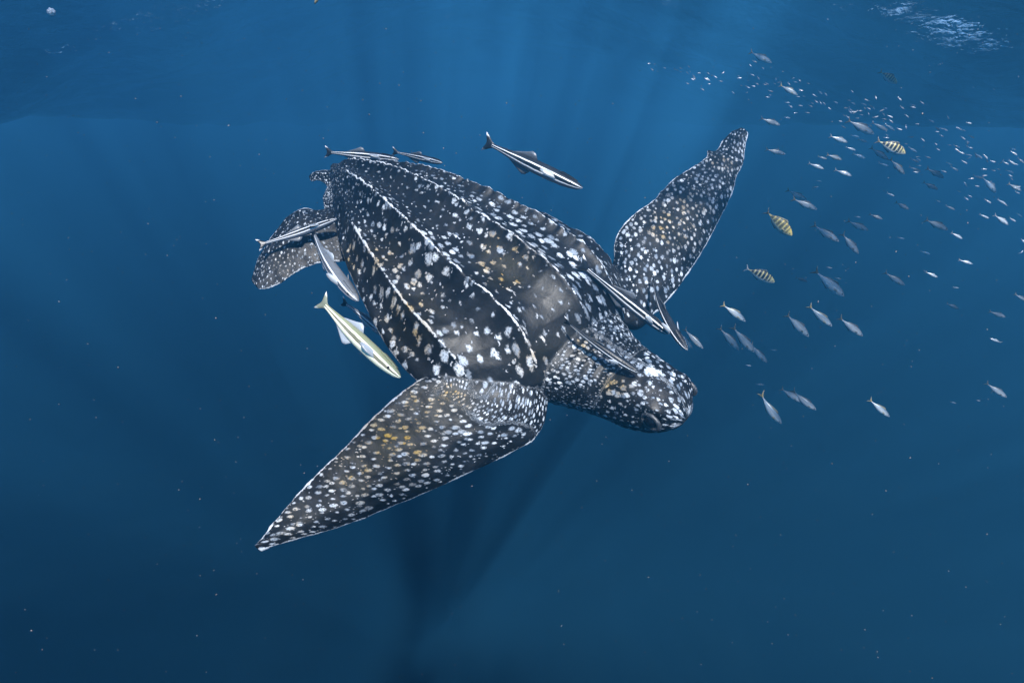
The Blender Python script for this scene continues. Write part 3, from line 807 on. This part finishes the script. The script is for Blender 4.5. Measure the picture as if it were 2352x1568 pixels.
SG = 'silver fish of the school'
NEARF = [  # tail, head, material, bend, label
 (z7(825, 100), z7(1047, 293), 'g', 2, 'largest grey silver fish, right of the lowest barred fish'),
 (z7(155, 345), z7(332, 475), 's', 1, 'silver fish just below the lowest barred fish, above a pair of fish'),
 (z7(135, 510), z7(283, 683), 'g', 1, 'grey fish leftmost of a row of three right of the turtle\'s head'),
 (z7(230, 510), z7(395, 698), 'g', 2, 'grey fish in the middle of a row of three right of the turtle\'s head'),
 (z7(365, 640), z7(487, 772), 'g', 3, 'grey fish lowest of a row of three right of the turtle\'s head'),
 (z7(620, 415), z7(790, 585), 'g', 1, 'grey fish left of the fish with a paler crossed tail, mid right'),
 (z7(783, 360), z7(958, 510), 's', 2, 'pale silver fish between two grey ones at mid right'),
 (z7(1008, 445), z7(1180, 580), 'g', 2, 'grey fish with a dark upright tail, rightmost of three at mid right'),
 (z7(1335, 118), z7(1487, 212), 'g', 2, 'grey silver fish alone in clear water, level with the lowest barred fish'),
 (z7(1635, 115), z7(1725, 155), 'b', 2, 'small brilliant white fish at right, just above eye level of the turtle'),
 (z7(1875, 28), z7(1978, 58), 'b', 2, 'white glinting fish alone at right, above a brilliant smaller one'),
 (z7(1785, 343), z7(1880, 383), 'd', 1, 'small dark fish far off at right in open water'),
 (z7(2100, 402), z7(2217, 443), 'g', 2, 'pale grey fish near the right edge, above a small bright one'),
 (z7(2190, 630), z7(2105, 597), 'b', 1, 'small bright fish turned left near the right edge'),
 (z7(2285, 275), z7(2365, 325), 's', 2, 'silver fish cut off by the right edge of the view'),
 (z7(2072, 920), z7(2225, 1025), 'g', 2, 'dark grey fish alone at lower right, near the edge'),
 (z7(1225, 1040), z7(1375, 1165), 's', 2, 'slim silver fish alone at lower right below the school'),
 (z7(580, 955), z7(735, 1058), 'g', 1, 'grey fish partly behind another, lower left of the silver school'),
 (z7(665, 980), z7(843, 1115), 'g', 3, 'grey fish overlapping the tail of its neighbour, lower part of school'),
 (z7(428, 1005), z7(590, 1215), 's', 3, 'pale banded silver fish swimming steeply down, lowest of the school'),
 (z7(690, 155), z7(780, 185), 'd', 1, 'small dark fish left of the largest grey fish'),
 (z2(1280, 695), z2(1435, 850), 'g', 2, 'silver fish right in front of the slim remora\'s snout'),
 (z2(1230, 715), z2(1352, 850), 'g', 2, 'silver fish half hidden behind the slim remora\'s snout'),
 (z6(563, 980), z6(698, 1045), 'g', 2, 'upper grey fish of a close pair right of the raised flipper'),
 (z6(600, 1036), z6(765, 1108), 'g', 2, 'lower grey fish of a close pair right of the raised flipper'),
 (z6(733, 1205), z6(908, 1317), 'g', 2, 'long grey silver fish right of the yellow barred fish'),
 (z6(960, 1182), z6(1100, 1243), 'g', 2, 'grey fish above and right of a long grey one, mid school'),
 (z6(925, 1262), z6(1035, 1397), 'g', 2, 'brownish grey fish heading steeply down at mid right'),
 (z6(395, 512), z6(522, 557), 'g', 2, 'grey fish in clear water right above the raised flipper tip'),
 (z6(425, 713), z6(558, 747), 'g', 1, 'grey fish in clear water beside the raised flipper tip'),
 (z6(322, 75), z6(468, 150), 's', 2, 'silver fish with dappled back highest of all, near the surface'),
 (z6(518, 293), z6(638, 362), 's', 2, 'dappled silver fish second highest, left of the school'),
 (z6(955, 520), z6(1137, 616), 'g', 1, 'long blurred grey fish left above the black barred fish'),
 (z6(1110, 702), z6(1230, 782), 'g', 2, 'grey fish right behind the black barred fish'),
 (z6(1238, 775), z6(1336, 877), 's', 2, 'silver fish just below the black barred fish, heading down'),
 (z6(848, 628), z6(962, 670), 'b', 2, 'bright dappled fish left of the black barred fish'),
 (z6(706, 806), z6(808, 843), 'b', 2, 'bright silver fish, upper left one of a pair at mid school'),
 (z6(878, 848), z6(990, 888), 'b', 2, 'bright silver fish, lower right one of a pair at mid school'),
 (z6(998, 743), z6(1078, 773), 'b', 2, 'bright fish left of the grey fish behind the barred one'),
 (z6(828, 750), z6(928, 783), 's', 2, 'silver fish above the pair of bright ones, mid school'),
 (z6(1845, 890), z6(1933, 1000), 'b', 3, 'largest brilliant white fish, bent and heading down at far right'),
 (z6(2013, 938), z6(2097, 985), 's', 2, 'silver fish near the right edge beside the largest brilliant one'),
 (z6(1922, 1142), z6(2012, 1207), 'b', 2, 'bright fish with yellowish tail near the right edge'),
 (z6(1465, 1170), z6(1620, 1242), 'g', 1, 'dim slate fish below the school at right, seen through haze'),
 (z6(1480, 838), z6(1592, 900), 'g', 2, 'grey fish right and below the black barred fish'),
 (z6(1455, 930), z6(1555, 977), 'g', 2, 'grey fish with a pale nose, third below the black barred fish'),
 (z6(1105, 1138), z6(1192, 1171), 'g', 2, 'faint slate fish beside a blurred speck at mid school'),
 (z6(1276, 1060), z6(1365, 1107), 'g', 2, 'faint slate fish lying between two blurred specks'),
 (z6(1640, 1260), z6(1714, 1299), 'b', 2, 'white fish at right below the slate one'),
]
MATS = {'g': (silver_grey, fin_smoky), 's': (silver, fin_yellow), 'b': (bright, fin_silver), 'd': (silver_dark, fin_smoky)}
for tl, hd, m_, bd, lab in NEARF:
    fish(tl, hd, 'silver_fish', scad_lib, MATS[m_][0], MATS[m_][1], MATS[m_][1], lab, 'fish', SG, bend=bd, size=.215, yaw=random.uniform(-.03, .03), roll=random.uniform(0, .3))

def small(tl, hd, mat, label, group, bend, dep, cat='fish', roll=0):
    a, b = at(*tl, dep), at(*hd, dep)
    top = min(surf_z(a.x, a.y), surf_z(b.x, b.y)) - .08
    if max(a.z, b.z) > top:              # keep it under the waves: bring it nearer along its line of sight
        k = max(.3, top / max(a.z, b.z)) if top > 0 else .5
        a, b = a * k, b * k
    o = frame(a, b, (Vector((0, 0, 1)) + Vector((0, -1, 0)) * roll).normalized(), 'small_fish', tiny_lib[bend], None)
    if not o.data.materials:
        o.data.materials.append(mat)
    o.material_slots[0].link = 'OBJECT'; o.material_slots[0].material = mat
    tag(o, label, cat, group)
SML = 'small silver fish scattered through the middle of the school at right'
for tl, hd in ((( 982, 622), (1040, 635)), ((1030, 648), (1092, 668)), ((950, 700), (1018, 722)), ((770, 762), (830, 778)), ((1165, 805), (1232, 825)), ((1372, 775), (1432, 800)), ((1365, 830), (1442, 860)), ((1360, 700), (1418, 735)), ((1220, 1000), (1270, 1020)), ((1600, 1080), (1665, 1110)),
               ((1780, 885), (1850, 905)), ((1940, 1040), (2000, 1075)), ((1858, 1040), (1903, 1068)), ((1825, 1140), (1888, 1166)), ((2065, 1130), (2107, 1157)), ((1610, 800), (1650, 818)), ((1635, 828), (1688, 856)), ((1752, 622), (1792, 642)), ((1655, 685), (1700, 708)), ((1690, 730), (1728, 745)), ((1440, 1380), (1503, 1400)),
               ((1120, 540), (1225, 592)), ((1205, 548), (1272, 594)), ((1795, 742), (1845, 775)), ((1850, 745), (1880, 778)), ((2015, 785), (2060, 815)), ((2075, 770), (2117, 805)), ((1995, 850), (2050, 870)), ((1540, 1045), (1570, 1060)), ((1750, 1015), (1780, 1028)), ((1470, 760), (1508, 772)), ((1290, 1290), (1338, 1300)), ((1010, 1152), (1050, 1160)), ((735, 965), (775, 958)), ((758, 920), (795, 924)), ((550, 505), (592, 512))):
    small(z6(*tl), z6(*hd), random.choice((bright, bright, silver)), SML, 'small fish in the middle of the school', random.choice((1, 2, 2)), random.uniform(5.5, 8), roll=random.uniform(0, .4))
for tl, hd in (((400, 928), (465, 932)), ((510, 680), (560, 682)), ((915, 80), (960, 88)), ((975, 155), (1025, 168)), ((1835, 225), (1880, 232)), ((330, 790), (372, 796)), ((1815, 1055), (1860, 1068)), ((2005, 1045), (2035, 1050))):
    small(z7(*tl), z7(*hd), silver, 'faint sliver of a fish far off in the open water below the school', 'faint far fish below the school', 1, random.uniform(6, 8))
TINY = 'tiny fish glinting in the dense band just below the surface at right'
BAND = [(1480, 150, 18), (1560, 165, 25), (1620, 180, 30), (1680, 155, 30), (1760, 185, 35), (1850, 215, 40), (1930, 235, 45), (2000, 250, 50), (2060, 265, 55), (2120, 300, 70), (2180, 330, 80), (2240, 360, 95), (2300, 390, 110), (2345, 420, 120)]
cnt = 0
while cnt < 185:
    s_ = random.random() ** .75
    k = s_ * (len(BAND) - 1)
    i = min(len(BAND) - 2, int(k)); f_ = k - i
    bx, by, bw = [BAND[i][j] * (1 - f_) + BAND[i + 1][j] * f_ for j in range(3)]
    x, y = bx + random.gauss(0, 22), by + random.gauss(.15, .55) * bw
    ln = random.uniform(8, 15) * (.65 + .6 * s_)
    an = R(random.gauss(22, 22)) + (math.pi if random.random() < .1 else 0)
    small((x, y), (x + ln * math.cos(an), y + ln * math.sin(an)), bright if random.random() < .45 + .5 * s_ else silver_grey, TINY, 'tiny fish of the distant school', random.randrange(4), random.uniform(6, 9), roll=random.uniform(-.2, .5))
    cnt += 1

# ------------------------------------------------------------------ drifting matter
def specks(name, pts, mat, label, cat):
    ico = bmesh.new(); bmesh.ops.create_icosphere(ico, subdivisions=1, radius=1)
    bv_ = np.array([v.co[:] for v in ico.verts]); bf_ = [tuple(v.index for v in f.verts) for f in ico.faces]; ico.free()
    V, F = [], []
    for (c, r_, st) in pts:
        q = np.array(Matrix.Rotation(random.uniform(0, 6.28), 3, Vector((random.gauss(0, 1), random.gauss(0, 1), random.gauss(0, 1))).normalized()))
        v = (bv_ * (1 + .35 * rng.standard_normal((len(bv_), 1)).clip(-1, 1)) * np.array((1, 1, st)) * r_) @ q.T + np.array(c)
        F += [tuple(i + len(V) * 1 for i in f) for f in bf_] if False else [tuple(i + len(V) for i in f) for f in bf_]
        V += [tuple(p) for p in v]
    return tag(link(name, mesh(name, V, F), mat), label, cat, kind='stuff')
t = NT('marine_snow')
ob = t.n('TexCoord').outputs['Object']
t.put(t.b.inputs['Base Color'], t.mix(t.step(t.noise(ob, 3, 2).outputs[0], .4, .6), (.06, .065, .08), (.13, .12, .11))); t.b.inputs['Roughness'].default_value = .7
snow = []
for i in range(2200):
    d = random.uniform(.9, 6.5)
    x, y = random.uniform(-60, 2410), random.uniform(60, 1560) if random.random() < .8 else random.uniform(60, 700)
    p = at(x, y, d)
    if p.z < surf_z(p.x, p.y) - .15:
        snow.append((p, random.choice((.0006, .0008, .0009, .0011, .0013, .0018)) * (.5 + .18 * d), random.uniform(.8, 2)))
specks('drifting_particles', snow, t.m, 'fine pale particles drifting everywhere in the water', 'particles')
t = NT('bubbles'); t.b.inputs['Base Color'].default_value = (.75, .80, .85, 1); t.b.inputs['Roughness'].default_value = .15
bub = []
for i in range(230):
    left = random.random() < .42
    x = random.gauss(250, 260) if left else random.gauss(2050, 330)
    y = random.uniform(0, 240 if left else 230)
    d0 = (CF + CR * ((x - 1176) / FPX) + CU * ((784 - y) / FPX))
    for k in range(60):                 # first place along this line of sight that lies just under the waves
        d = 1.2 + k * .15
        p = d0 * d
        if p.z > surf_z(p.x, p.y) - .12:
            break
    if d < 9:
        p = p - Vector((0, 0, random.uniform(.02, .25)))
        bub.append((p, random.choice((.0016, .002, .003, .004)) * (.4 + .25 * d) * .7, random.uniform(.8, 2.8)))
specks('surface_bubbles', bub, t.m, 'bright bubbles and foam flecks just under the surface', 'bubbles')
t = NT('jelly'); t.b.inputs['Base Color'].default_value = (.55, .58, .62, 1); t.b.inputs['Roughness'].default_value = .3
bm = bmesh.new(); bmesh.ops.create_icosphere(bm, subdivisions=4, radius=1)
for v in bm.verts:
    v.co *= 1 + .22 * noise.noise(v.co * 2.2) + .08 * noise.noise(v.co * 6)
me = bpy.data.meshes.new('drifting_jelly'); bm.to_mesh(me); bm.free(); me.shade_smooth()
o = link('drifting_jelly', me, t.m); o.location = at(118, 28, 2.0); o.scale = (.013, .011, .012)
tag(o, 'small round white jelly-like blob drifting at the upper left corner', 'jelly')
t = NT('leaf_litter'); t.b.inputs['Base Color'].default_value = (.30, .22, .10, 1); t.b.inputs['Roughness'].default_value = .5
lf = plate([(0, 0), (.2, .16), (.5, .2), (.8, .12), (1, 0), (.8, -.10), (.5, -.16), (.2, -.12)], .05)
me = fmesh('drifting_leaf', [lf]); o = link('drifting_leaf', me, t.m); o.location = at(722, 10, 1.9); o.scale = (.03, .03, .03); o.rotation_euler = (R(40), R(-50), R(20))
tag(o, 'small tan leaf scrap drifting at the top edge, left of centre', 'leaf')
